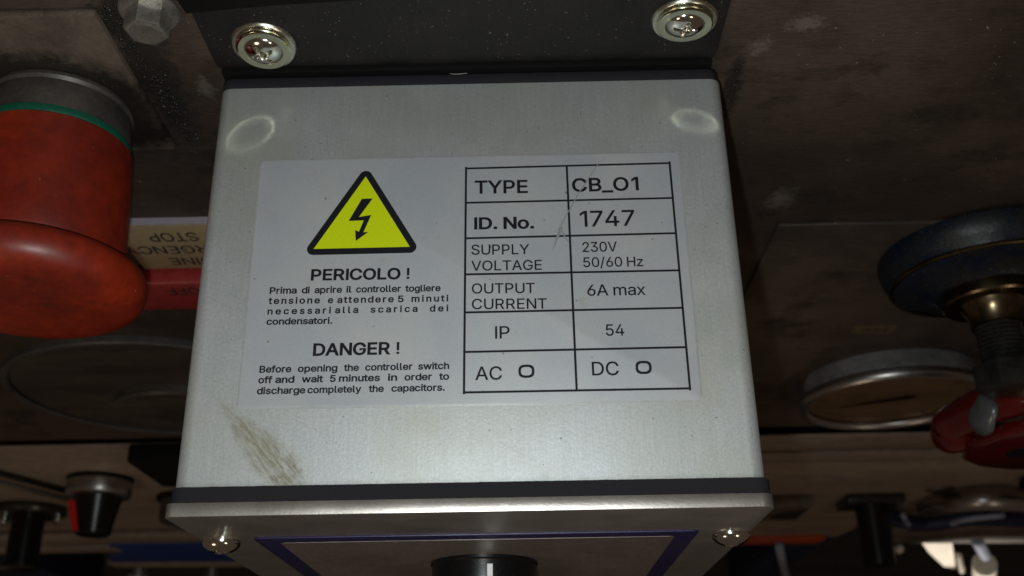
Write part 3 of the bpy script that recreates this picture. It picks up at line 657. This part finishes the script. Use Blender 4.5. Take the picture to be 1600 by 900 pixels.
# ================================================================ BRACKET
t = thing('mounting_bracket', 'black powder coated bracket above the control box, held by two screws', 'bracket', (49.5, YP, 20))
build('flange', prism(B(), [(83.4, 24.5), (83.4, 6.0), (83.5, 4.4), (83.8, 3.0), (84.4, 1.7), (85.3, .7), (YP-.02, .2), (YP-.02, 24.5)], 'yz', -.2, 98.8, .2), M['bracket'], t, 'auto')
build('back_web', box(B(), -.2, 98.8, 84.2, YP-.03, -70, .1, .2), M['mattblack'], t, 'auto')
bm = B()
prism(bm, [(-.9, 20.6), (15, 22.2), (32, 23.3), (50, 23.8), (68, 23.6), (84, 22.9), (99.6, 21.6), (101.5, 32), (101.5, 60), (-2.5, 60), (-2.5, 32)], 'xz', 82.6, 83.38, .3)
build('upper_web', bm, M['mattblack'], t, 'auto')
for (cx, cz, rot, tl) in ((11.0, 10.4, .5, 1), (91.0, 15.3, -.12, -1)):
    ta, tb = ((-.025, .085), (-.02, -.045))[0 if tl > 0 else 1]      # each screw sits slightly crooked
    def tilt(bm):
        for v in bm.verts: v.co.y += (v.co.x-cx)*ta+(v.co.z-cz)*tb
        return bm
    wz = build('washer', tilt(lathe(B(), cx, cz, [(0, 83.36), (6.25, 83.36), (6.35, 83.1), (6.2, 82.75), (5.9, 82.5), (0, 82.5)], 80)), M['ringsteel'], t, 'auto')
    s_ = build('screw', tilt(lathe(B(), cx, cz, [(3.55, 82.4), (3.6, 81.8), (3.7, 81.622), (3.85, 81.612), (4.1, 81.610), (4.4, 81.604), (4.7, 81.594), (4.95, 81.580), (5.2, 81.72), (5.25, 82.0), (5.1, 82.48), (3.0, 82.48)], 128)), M['polring'], t, 'auto')
    build('screw_dome', tilt(screw_head(B(), cx, cz, 82.2, 3.62, 1.75, rot, .62, 96, 26, .15)), M['steel'], s_, 'auto')

# ================================================================ CONTROL BOX
BOX = thing('control_box', 'silver aluminium control box with warning label, filling the middle', 'control box', (50, 80, -45))
build('housing', prism(B(), rrect(-.25, 100.3, -92, 0, (2.6, 2.6, 2.6, 2.6), 8), 'xz', 0.0, 80.6, .25), M['alu'], BOX, 'auto')
bm = prism(B(), rrect(-.1, 99.8, -90, .15, 2.4, 8), 'xz', 80.62, 83.0, .5)
for v in bm.verts: v.co.z += .12*noise.noise(v.co*.4)
build('back_gasket', bm, M['gasket'], BOX, 'auto')
# front gasket with a slightly ragged edge
bm = B(); n = 220
for side in (0,):
    top, bot = [], []
    for k in range(n+1):
        x = -.85+(101.9+.0)*k/n
        j = .10*noise.noise(Vector((x*1.7, 0, 0)))+.12*noise.noise(Vector((x*.35, 4, 0)))
        j2 = .11*noise.noise(Vector((x*1.9, 9, 0)))+.10*noise.noise(Vector((x*.5, 14, 0)))
        top.append((x, -.02+j*.5, j2)); bot.append((x, -2.62+j2, j))
def inset(x, r=2.8, x0=-.85, x1=101.05):
    d = min(x-x0, x1-x)
    return 0 if d >= r else r-math.sqrt(max(0, r*r-(r-d)**2))
va = [bm.verts.new((x, y, .32-inset(x)+z*.5)) for x, y, z in top]; vb = [bm.verts.new((x, y, .36-inset(x)+z*.5)) for x, y, z in bot]
vc = [bm.verts.new((x, y, -6)) for x, y, z in top]; vd = [bm.verts.new((x, y, -6)) for x, y, z in bot]
for k in range(n):
    bm.faces.new((va[k], vb[k], vb[k+1], va[k+1])); bm.faces.new((va[k], va[k+1], vc[k+1], vc[k])); bm.faces.new((vb[k], vd[k], vd[k+1], vb[k+1]))
bm.faces.new((va[0], vc[0], vd[0], vb[0])); bm.faces.new((va[n], vb[n], vd[n], vc[n]))
box(bm, -.85, 101.05, -2.55, -.05, -92, -6)
bmesh.ops.recalc_face_normals(bm, faces=bm.faces)
build('front_gasket', bm, M['gasket'], BOX, 'auto')
LID = build('lid', prism(B(), rrect(-.95, 101.15, -93, .45, (2.2, 1.4, 2.6, 2.6), 8), 'xz', -5.0, -2.66, .1), M['lid'], BOX, 'auto')
fp = build('faceplate', prism(B(), rrect(9.3, 91.3, -88, -19.0, 1.2, 5), 'xz', -5.35, -5.02, .08), M['border'], BOX, 'auto', label='violet blue bordered front plate')
build('inner_field', prism(B(), rrect(13.4, 87.3, -84, -23.3, .8, 5), 'xz', -5.42, -5.36), worn('brown_metal_field', (.36, .30, .26), (.28, .23, .195), .45, .7, .05, 1.2, .1), fp)
for (cx, cz, rot) in ((2.6, -22.6, .3), (97.9, -23.9, .9)):
    build('screw', screw_head(B(), cx, cz, -5.05, 3.55, 2.3, rot, .5, 80, 20, .13), M['steel'], BOX, 'auto')
bm = lathe(B(), 50.6, -50.6, [(0, -5.44), (11.3, -5.44), (11.3, -6.0), (11.0, -6.3), (11.0, -19.2), (10.2, -20.5), (0, -20.6)], 80)
kn = build('rotary_knob', bm, M['blackplastic'], BOX, 'auto')
build('grip_ridge', box(B(), 46.8, 54.4, -31, -20.5, -62, -39.9, .8), M['blackplastic'], kn, 'auto')
build('pointer_line', box(B(), 51.6, 52.75, -20.3, -7.3, -40.2, -39.55, .1), M['white'], kn)

# ---- the label
S0, S1, T0, T1 = 9.5, 90.6, 13.4, 63.7
def flat(poly, z, nrm=Vector((0, 0, 1))):
    bm = B(); f = bm.faces.new([bm.verts.new((x, y, z)) for x, y in poly]); f.normal_update()
    if f.normal.dot(nrm) < 0: f.normal_flip()
    return bm
LAB = build('label_sticker', prism(B(), rrect(S0, S1, T0, T1, 1.3, 6), 'xy', .01, .145, .05), M['sticker'], BOX, 'auto', label='silver warning and rating label')
zi = .165
def inner_outer(a, b, c, d, rad):
    """outline of a triangle grown by d with rounded corners"""
    P = [Vector(a), Vector(b), Vector(c)]; out = []
    for i in range(3):
        p, q, r = P[i-1], P[i], P[(i+1) % 3]
        e1 = (q-p).normalized(); e2 = (r-q).normalized()
        n1 = Vector((e1.y, -e1.x)); n2 = Vector((e2.y, -e2.x))
        cen = (P[0]+P[1]+P[2])/3
        if n1.dot(q-cen) < 0: n1 = -n1
        if n2.dot(q-cen) < 0: n2 = -n2
        a1 = math.atan2(n1.y, n1.x); a2 = math.atan2(n2.y, n2.x); da = (a2-a1+PI) % (2*PI)-PI
        for k in range(9):
            a_ = a1+da*k/8; out.append((q.x+d*math.cos(a_), q.y+d*math.sin(a_)))
    return out
TRI = [(30.1, 59.55), (21.05, 44.3), (38.95, 44.35)]
tri = build('warning_triangle', flat(inner_outer(*TRI, 1.25, 1), zi), M['ink'], LAB, label='black rounded warning triangle')
build('yellow_field', flat(TRI, zi+.03), M['yellow'], LAB)
build('lightning_arrow', flat([(29.57, 54.68), (31.63, 54.7), (29.2, 50.8), (31.5, 51.18), (30.19, 47.56), (31.1, 47.6), (28.84, 45.75), (28.6, 48.02), (29.34, 47.7), (30.13, 50.05), (27.28, 49.99)], zi+.06), M['ink'], LAB)
bm = B()
for k, (x0, y0, x1, y1) in enumerate(GRID_DATA):
    a, b = Vector((x0, y0, 0)), Vector((x1, y1, 0)); d = (b-a).normalized(); n_ = Vector((-d.y, d.x, 0))*.205
    z = zi+(.012 if k >= 7 else 0)
    e = d*.15
    bm.faces.new([bm.verts.new(p+Vector((0, 0, z))) for p in (a-n_-e, b-n_+e, b+n_+e, a+n_-e)])
up_normals(bm, Vector((0, 0, 1)))
build('table_grid', bm, M['ink'], LAB)
def ring2(bm, cx, cy, rx, ry, w_, z, n=40):
    def sp(a, r1, r2):
        c, s = math.cos(a), math.sin(a); e = .72
        return Vector((cx+r1*math.copysign(abs(c)**e, c), cy+r2*math.copysign(abs(s)**e, s), z))
    o = [bm.verts.new(sp(2*PI*k/n, rx, ry)) for k in range(n)]; i = [bm.verts.new(sp(2*PI*k/n, rx-w_, ry-w_)) for k in range(n)]
    for k in range(n): bm.faces.new((o[k], o[(k+1) % n], i[(k+1) % n], i[k]))
for (cx, cy) in ((60.13, 19.55), (80.76, 19.85)):
    bm = B(); ring2(bm, cx, cy, 1.42, 1.24, .46, zi); up_normals(bm, Vector((0, 0, 1)))
    build('tick_circle', bm, M['ink'], LAB)
for (s, x0, y0, x1, y1, cap, bold, tr) in WORD_DATA:
    bm = B(); a = Vector((x0, y0, zi)); d = Vector((x1-x0, y1-y0, 0)); wd = d.length; d.normalize()
    if s == '!':
        text_mesh(bm, s, a, d, Vector((0, 1, 0)), wd, cap, 1)
    else: text_mesh(bm, s, a, d, Vector((0, 1, 0)), wd, cap, bold, bool(tr))
    up_normals(bm, Vector((0, 0, 1)))
    build('lettering', bm, M['ink'], LAB)
# scratch across the table and a scuff at its foot
bm = B()
def streak(bm, pts, w0, w1, z):
    n = len(pts); L, R = [], []
    for i, p in enumerate(pts):
        p = Vector((p[0], p[1], z)); q = Vector((*pts[min(i+1, n-1)], z))-Vector((*pts[max(i-1, 0)], z)); q.normalize()
        k = w0+(w1-w0)*i/(n-1); m = Vector((-q.y, q.x, 0))*k*(.8+.4*rnd.random())
        L.append(bm.verts.new(p+m)); R.append(bm.verts.new(p-m))
    for i in range(n-1): bm.faces.new((L[i], R[i], R[i+1], L[i+1]))
streak(bm, [(74.9, 61.5), (72.9, 58.3), (70.9, 55.2), (69.4, 52.4), (67.7, 49.3), (66.7, 47.2)], .07, .12, zi+.05)
streak(bm, [(67.3, 47.9), (66.3, 45.4), (65.5, 43.0)], .30, .06, zi+.06)
streak(bm, [(67.0, 47.6), (67.9, 45.6), (68.6, 44.3)], .16, .05, zi+.064)
up_normals(bm, Vector((0, 0, 1)))
build('scratch', bm, M['scratch'], LAB)

# ================================================================ EMERGENCY STOP
ex, ez = -37.2, -11.5
t = thing('emergency_stop_button', 'large dirty red mushroom stop button with green ring, left of the box', 'stop button', (ex, YP, ez))
build('collar', lathe(B(), ex, ez, [(0, YP-2.05), (13.4, YP-2.05), (14.3, YP-2.3), (14.5, YP-3.2), (14.0, YP-3.9), (14.2, YP-4.3), (14.7, 76.3), (14.6, 76.0), (0, 76.0)], 96), M['greycollar'], t, 'auto')
build('green_ring', lathe(B(), ex, ez, [(0, 75.98), (14.9, 75.98), (15.0, 75.6), (15.0, 74.5), (14.9, 74.3), (0, 74.3)], 96), M['green'], t, 'auto')
build('sleeve', lathe(B(), ex, ez, [(0, 74.28), (15.0, 74.28), (15.5, 73.8), (16.2, 66), (16.6, 60), (16.9, 54), (17.2, 50), (16.6, 47.9), (15.8, 47.5), (0, 47.5)], 96), M['red'], t, 'auto')
build('mushroom_cap', lathe(B(), ex, ez, [(0, 47.48), (15.5, 47.48), (20.2, 47.3), (21.4, 46.5), (22.0, 45.2), (22.1, 43.6), (21.8, 42.0), (21.0, 40.6), (19.6, 39.5), (17.4, 38.8), (14, 38.4), (8, 38.15), (0, 38.1)], 112), M['red'], t, 'auto')

# ================================================================ SIGNS BESIDE THE STOP BUTTON
t = thing('emergency_stop_sign', 'yellowed engraved sign reading engine emergency stop, upside down beside the button', 'sign', (-30, YP, -80))
build('sign_plate', box(B(), -47.5, 14, 84.4, YP-.02, -92.4, -66.0, .15), M['cream'], t, 'auto')
build('lit_edge_strip', box(B(), -47.5, 14, 84.5, YP-.02, -65.95, -65.3, .1), M['litedge'], t)
yl = 84.33
def panel_text(parent, s, xr, width, z_top_base, cap, bold, y, m):
    """rotated by 180 degrees: reads towards -x, baseline on top; xr is its first letter's outer edge"""
    bm = B(); text_mesh(bm, s, Vector((xr, y, z_top_base)), Vector((-1, 0, 0)), Vector((0, 0, -1)), width, cap, bold)
    up_normals(bm, Vector((0, -1, 0))); return build('lettering', bm, m, parent)
panel_text(t, 'STOP', -26.6, 13.0, -70.2, 4.9, 1, yl, M['signink'])
panel_text(t, 'EMERGENCY', -14.2, 34.8, -78.0, 4.5, 1, yl, M['signink'])
panel_text(t, 'ENGINE', -19.0, 19.6, -85.5, 4.4, 1, yl, M['signink'])
t = thing('red_off_block', 'dark red raised block marked OFF under the yellowed sign', 'sign', (-30, YP, -105))
build('block', box(B(), -58, 14, 80.6, YP-.02, -114.3, -94.2, 1.3, 3), M['redsign'], t, 'auto')
panel_text(t, 'OFF', -33.5, 9.4, -97.4, 4.8, 2, 80.53, M['signink'])

# ================================================================ BIG DARK DIAL (left, below the button)
cx, cz = -79.5, -206
t = thing('large_dark_dial', 'large round dark dial low on the left, half behind the box', 'dial', (cx, YP, cz))
bm = lathe(B(), cx, cz, [(54.5, YP-.02), (57.5, YP-.02), (57.5, YP-2.2), (57.0, YP-2.8), (55.4, YP-2.8), (54.5, YP-2.2)], 128)
build('rim', bm, M['greyrim'], t, 'auto')
build('dial_face', lathe(B(), cx, cz, [(54.4, YP-.02), (54.4, YP-1.2), (0, YP-1.25)], 128), M['darkdial'], t, 'auto')
build('hub', lathe(B(), -78, -222, [(25, YP-1.3), (25, YP-4), (24, YP-5), (0, YP-5.2)], 72), M['darkdial'], t, 'auto')

# black block at the lower left of the box
t = thing('black_switch_block', 'plain black rectangular block behind the lower left edge of the box', 'switch block', (-100, YP, -305))
build('body', box(B(), -121, -60, YP-9, YP-.02, -334, -283, 1.5), M['mattblack'], t, 'auto')

# ================================================================ ROUND GAUGE (right)
cx, cz = 199.5, -204
t = thing('round_gauge', 'round metal gauge with stained brown dial right of the box', 'gauge', (cx, YP-1.2, cz))
build('case', lathe(B(), cx, cz, [(0, YP-1.22), (31.2, YP-1.22), (31.6, YP-2), (31.6, 78.4), (31.0, 78), (0, 78)], 112), M['casegrey'], t, 'auto')
build('bezel', lathe(B(), cx, cz, [(31.0, 78.2), (33.6, 78.0), (34.6, 77.2), (34.9, 76.0), (34.6, 74.6), (33.9, 73.8), (32.8, 73.6), (31.6, 74.1), (31.0, 75.0), (30.8, 76.2)], 112), M['chrome'], t, 'auto')
bm = lathe(B(), cx, cz, [(31.2, 76.6), (0, 76.55)], 96); up_normals(bm, Vector((0, -1, 0)))
build('dial_face', bm, M['gaugeface'], t)
bm = B(); nd = Vector((math.cos(math.radians(205)), 0, math.sin(math.radians(205))))
pp = Vector((-nd.z, 0, nd.x)); o_ = Vector((cx, 75.6, cz))
bm.faces.new([bm.verts.new(p) for p in (o_+nd*19, o_-nd*7+pp*1.4, o_-nd*9, o_-nd*7-pp*1.4)])
up_normals(bm, Vector((0, -1, 0)))
bmesh.ops.solidify(bm, geom=bm.faces[:], thickness=.4)
build('needle', bm, M['signink'], t)
bm = B()
for k in range(25):
    a = math.radians(-45+270*k/24); d = Vector((math.cos(a), 0, math.sin(a))); p_ = Vector((-d.z, 0, d.x))
    l0 = 24.5 if k % 4 == 0 else 26.3; wv = .45 if k % 4 == 0 else .25
    o2 = Vector((cx, 76.5, cz))
    bm.faces.new([bm.verts.new(o2+q) for q in (d*l0-p_*wv, d*28-p_*wv, d*28+p_*wv, d*l0+p_*wv)])
up_normals(bm, Vector((0, -1, 0)))
build('scale_marks', bm, M['signink'], t)
bm = lathe(B(), cx, cz, [(31.1, 75.3), (0, 75.25)], 64); up_normals(bm, Vector((0, -1, 0)))
g = N('gauge_glass'); tr = g.n('ShaderNodeBsdfTransparent'); tr.inputs[0].default_value = (.80, .74, .66, 1)
gl = g.n('ShaderNodeBsdfGlossy'); gl.inputs['Roughness'].default_value = .16
lw = g.n('ShaderNodeLayerWeight'); lw.inputs[0].default_value = .12
mx = g.n('ShaderNodeMixShader'); g.l(lw.outputs['Fresnel'], mx.inputs[0]); g.l(tr.outputs[0], mx.inputs[1]); g.l(gl.outputs[0], mx.inputs[2])
g.l(mx.outputs[0], g.t.nodes['Material Output'].inputs[0]); gm = g.m
build('glass', bm, gm, t)

# small yellow tag under the valve
tg = thing('paper_tag', 'small faded yellow paper strip above the round gauge', 'tag', (178, YP-1.2, -153))
build('strip', box(B(), 171, 185.5, YP-1.5, YP-1.22, -156.5, -150, .1), M['oldpaper'], tg)
bm = B()
for x in (176, 179, 182): box(bm, x, x+1.3, YP-1.58, YP-1.52, -155.0, -151.8)
build('pen_mark', bm, M['signink'], tg)

# ================================================================ VALVE (right)
vx, vz = 191.5, -95
t = thing('stop_valve', 'oily dark blue valve body with brass ring and red lever at right edge', 'valve', (vx, YP-1.2, vz))
bm = lathe(B(), vx, vz, [(0, YP-1.22), (28.6, YP-1.22), (28.8, YP-2.5), (28.2, 80.5), (27.2, 79.2), (26.2, 77.4), (25.6, 76.4), (22, 75.6), (17, 74.6), (14.5, 72.6), (0, 72.6)], 112)
for v in bm.verts:
    k = noise.noise(v.co*.09); v.co += Vector((0, .5*k, 0))
build('body', bm, M['oilblue'], t, 'auto')
build('rim_highlight', lathe(B(), vx, vz, [(25.9, 77.1), (26.6, 77.0), (26.7, 76.4), (26.2, 76.0), (25.4, 76.1)], 112), M['brass'], t, 'auto')  # brass band added to draw the highlight along the flange edge
build('brass_ring', lathe(B(), vx, vz, [(0, 72.58), (13.2, 72.58), (13.4, 72), (13.4, 69.8), (12.9, 69.2), (0, 69.2)], 80), M['brass'], t, 'auto')
build('neck', lathe(B(), vx, vz, [(0, 69.18), (9.0, 69.18), (8.4, 68), (7.2, 66), (7.0, 63.0), (0, 63)], 64), M['brass'], t, 'auto')
prof = [(0, 62.98), (6.0, 62.98)]; y = 62.6
while y > 52: prof += [(6.2, y), (5.4, y-.6)]; y -= 1.2
prof += [(6.2, 51.8), (0, 51.8)]
build('threaded_stem', lathe(B(), vx, vz, prof, 48), M['darksteel'], t, 'auto')
bm = B(); prism(bm, hexp(vx, vz, 9.0, 10), 'xz', 44.5, 51.75, .5)
build('gland_nut', bm, M['darksteel'], t, 'auto')
lever = B()
tube(lever, [(189.0, 45.5, -133), (190.5, 46, -124), (193.5, 46.5, -115), (199, 46.4, -106), (208, 46.2, -99), (224, 46, -93), (252, 46, -88)], 5.6, 20)
g_ = bmesh.ops.create_uvsphere(lever, u_segments=24, v_segments=14, radius=8.0)
for v in g_['verts']: v.co = Vector((190.6, 44.0, -134.5))+Vector((v.co.x*.8, v.co.y*.8, v.co.z*1.1))
LV = build('lever', lever, M['redpaint'], t, True, label='dark red lever handle')
lo = B()
prism(lo, [(191.5, -128), (195, -114), (202, -102), (215, -93), (232, -89), (262, -87), (262, -156), (232, -155), (214, -154), (202, -149), (194, -140)], 'xz', 36.5, 40.5, 1.2)
LP = build('lever_plate', lo, M['redpaint'], t, 'auto', label='flat lower half of the red lever')
build('slot', prism(B(), rrect(204, 250, -137, -124, 6, 8), 'xz', 36.2, 36.6, .1), M['mattblack'], LP, 'auto')
bm = B(); g_ = bmesh.ops.create_uvsphere(bm, u_segments=28, v_segments=18, radius=1)
for v in g_['verts']:
    v.co = Vector((191.0, 43.4, -113.5))+Vector((v.co.x*3.3, v.co.y*6.2, v.co.z*6.6))
    v.co += Vector((.6, 0, 1))*1.6*noise.noise(v.co*.22)
build('bare_patch', bm, M['greychip'], LV, True)

# ================================================================ LOWER PANEL ITEMS, LEFT
Y2 = YP+.6
t = thing('selector_switch', 'black selector knob with red pointer in a chrome ring, lower left', 'selector switch', (-160, Y2, -352))
build('black_disc', lathe(B(), -160, -352, [(0, Y2-.02), (16.5, Y2-.02), (16.5, 85.5), (0, 85.5)], 72), M['mattblack'], t, 'auto')  # matt black disc that shows as a dark gap behind the chrome ring
build('ring', lathe(B(), -160, -352, [(0, 85.48), (15.6, 85.48), (16.2, 84.5), (16.2, 79), (15.6, 77.6), (14.0, 77.0), (0, 77.0)], 72), M['chrome'], t, 'auto')
build('knob', lathe(B(), -160, -352, [(0, 76.9), (12.0, 76.9), (11.4, 74), (9.4, 64), (8.6, 58.5), (7.9, 57.8), (0, 57.6)], 48), M['blackplastic'], t, 'auto')
bm = B(); prism(bm, [(-171.5, 74), (-167.8, 74), (-164.0, 59), (-167.0, 59)], 'xy', -350, -343)
build('pointer_wedge', bm, M['redmark'], t)
t = thing('plunger_knob', 'thick black plunger on a dull steel washer, bottom left corner', 'plunger', (-226, Y2, -418))
build('washer', lathe(B(), -226, -418, [(0, Y2), (19.5, Y2-.02), (20, 84), (19, 82), (0, 81.6)], 56), M['darksteel'], t, 'auto')
for dx in (-17, 14): build('nut', lathe(B(), -226+dx, -424, [(0, 81.5), (3.4, 81.5), (3.4, 79), (2.6, 78.4), (0, 78.3)], 24), M['ringsteel'], t, 'auto')
build('stem', lathe(B(), -226, -418, [(0, 81.5), (9.0, 81.5), (9.0, 55.5), (11.5, 55), (11.5, 52.5), (9, 51.5), (0, 51.2)], 40), M['blackplastic'], t, 'auto')
t = thing('short_grey_fitting', 'short dull grey cylinder fitting between selector switch and box corner', 'fitting', (-127, Y2, -400))
build('base_disc', lathe(B(), -127, -400, [(0, Y2), (19, Y2-.02), (19, 85.0), (0, 84.8)], 48), M['mattblack'], t, 'auto')
build('cap', lathe(B(), -127, -400, [(0, 84.7), (16.5, 84.7), (16.5, 74), (15.5, 72.6), (0, 72.4)], 48), M['greycollar'], t, 'auto')
t = thing('diagonal_rod', 'thin dark rod lying diagonally across the lower left panel', 'rod', (-200, Y2, -350))
build('rod', tube(B(), [(-260, Y2-1.6, -278), (-203, Y2-1.6, -330), (-178, Y2-1.6, -392)], 1.6, 10, smoothn=1), M['darksteel'], t, True)
build('sleeve', tube(B(), [(-268, Y2-1.4, -296), (-212, Y2-1.4, -350), (-190, Y2-1.4, -404)], 1.3, 10, smoothn=1), M['boltsteel'], t, True)
t = thing('blue_bar', 'deep blue painted bar below the lower left corner of the box', 'bar', (-120, 85, -570))
build('bar', prism(B(), [(-222, -530), (20, -553), (20, -628), (-250, -604)], 'xz', 84.6, 87, .5), M['blue'], t, 'auto')
t = thing('pale_rail', 'narrow tan rail along the bottom edge under the blue bar', 'rail', (-120, 85, -620))
build('rail', prism(B(), [(-252, -606), (20, -630), (20, -650), (-252, -624)], 'xz', 84.0, 88, .5), M['lowpanel'], t, 'auto')
t = thing('dark_underside_case', 'navy black case in the shadow under the lower left rail', 'case', (-380, 84, -640))
build('case', box(B(), -520, -300, 80, 110, -720, -566, 2), M['navy'], t, 'auto')
for k, (x, z, r) in enumerate(((-246, -655, 9), (-193, -672, 7), (-150, -690, 8))):
    t = thing('hanging_pipe_end', ['dull silver pipe end at the bottom edge, leftmost of three', 'small dull pipe end at the bottom edge between two larger ones', 'dull pipe end at the bottom edge nearest the box lid'][k], 'pipe end', (x, 84, z), 'pipe ends along the bottom left edge')
    build('pipe', lathe(B(), x, z, [(0, 118), (r, 118), (r, 82), (r*.8, 81), (r*.75, 84), (0, 85)], 32), M['chrome'], t, 'auto')

# ================================================================ LOWER PANEL ITEMS, RIGHT
t = thing('black_peg', 'black cylindrical peg on a square foot, right of the box lid', 'peg', (263, Y2, -432))
build('foot', box(B(), 246, 279, 82, Y2-.02, -447, -420, 1), M['darksteel'], t, 'auto')
build('peg', lathe(B(), 262.5, -433, [(0, 81.9), (9.5, 81.9), (9.2, 70), (8.5, 48), (0, 47.6)], 40), M['blackplastic'], t, 'auto')
t = thing('low_brown_box', 'low brown metal housing directly right of the box lid corner', 'housing', (214, Y2, -440))
build('housing', box(B(), 196, 226, 80, Y2-.02, -462, -420, 2), M['plate'], t, 'auto')
t = thing('small_panel_screw', 'small flat screw on the tan panel under the gauge', 'screw', (296, Y2, -412))
build('head', lathe(B(), 296, -412, [(0, Y2-.02), (8, Y2-.02), (7.6, 86), (6.0, 85.5), (0, 85.6)], 32), M['plate'], t, 'auto')
t = thing('curved_chrome_handle', 'curved chrome grip at the lower right below the red lever', 'handle', (325, Y2, -410))
build('grip', tube(B(), [(300, 84, -448), (303, 80, -420), (315, 78, -402), (337, 78, -408), (360, 80, -432)], 6.0, 18), M['chrome'], t, True)
build('mount', box(B(), 330, 440, 80, Y2-.02, -392, -345, 3), M['mattblack'], t, 'auto')
t = thing('blue_hose_loop', 'dark blue hose loop sagging at the lower right', 'hose', (330, 80, -450))
build('hose', tube(B(), [(270, 84, -452), (290, 80, -466), (310, 79, -474), (330, 80, -462), (350, 80, -466), (400, 80, -478), (470, 80, -480)], 5.0, 14), M['navy'], t, True)
build('second_hose', tube(B(), [(283, 78, -441), (300, 77, -474), (318, 77, -474), (324, 77, -452), (345, 78, -446)], 1.7, 10), M['palepipe'], t, True)
t = thing('orange_strip', 'thin orange red strip under the tan panel right of the lid', 'strip', (240, 85, -565))
build('strip', box(B(), 120, 268, 84, 87.5, -572, -553, .8), M['orange'], t, 'auto')
t = thing('navy_drawer', 'navy blue metal case in shadow at the bottom, right of the lid', 'case', (275, 90, -650))
build('case', box(B(), 246, 275, 86, 120, -800, -580, 2), M['navy'], t, 'auto')
t = thing('pale_vertical_pipe', 'thin pale blue grey pipe at the bottom, right of the lid screw', 'pipe', (250, 80, -640))
build('pipe', tube(B(), [(237, 81, -560), (255, 80, -630), (274, 80, -701), (290, 80, -760)], 3.0, 14, smoothn=1), M['palepipe'], t, True)
t = thing('dark_cross_beam', 'dark reddish beam along the bottom right above the bright sheet', 'beam', (450, 84, -535))
build('beam', prism(B(), [(280, -516), (380, -503), (760, -500), (760, -568), (411, -566), (295, -556)], 'xz', 81, 87, 1), M['plate'], t, 'auto')
t = thing('cream_sheet', 'bright cream sheet with a slanted lower edge at bottom right', 'sheet', (370, 90, -640))
build('sheet', prism(B(), [(329, -530), (347, -530), (374, -600), (430, -740), (411, -717), (373, -645), (350, -596)], 'xz', 88, 89), M['whitesheet'], t)
t = thing('bead_chain', 'short string of pale beads hanging beside the cream sheet', 'bead chain', (379, 78, -600))
for k in range(7):
    bm = B(); g_ = bmesh.ops.create_uvsphere(bm, u_segments=16, v_segments=10, radius=2.4)
    for v in g_['verts']: v.co += Vector((377+5.0*k, 78, -600-12.0*k))
    build('bead', bm, M['whitesheet'], t, True)
t = thing('pale_canister', 'pale canister with a dark neck at the bottom right corner', 'canister', (420, 80, -660))
build('body', tube(B(), [(412, 78, -640), (452, 78, -740)], 9, 24, smoothn=1), M['whitesheet'], t, 'auto')
build('neck', tube(B(), [(369, 82, -546), (406, 82, -622)], 4.5, 20, smoothn=1), M['palepipe'], t, 'auto')
t = thing('pale_ball_knob', 'tiny pale round knob in the dark left of the cream sheet', 'knob', (321, 84, -563))
bm = B(); g_ = bmesh.ops.create_uvsphere(bm, u_segments=16, v_segments=10, radius=3.2)
for v in g_['verts']: v.co += Vector((321, 78, -563))
build('ball', bm, M['whitesheet'], t, True)
build('shank', tube(B(), [(321, 80, -563), (321, 100, -563)], 1.2, 10, smoothn=1), M['darksteel'], t, True)

# lint thread lying on the bracket crease
t = tag(build('lint_thread', tube(B(), [(46, 82.9, .3), (46.8, 82.2, 1.0), (48.2, 82.0, 1.3), (49.2, 82.4, .9), (49.6, 82.8, .3)], .05, 6), M['lint'], None, True), 'tiny curled pale thread on the seam under the black bracket', 'thread')
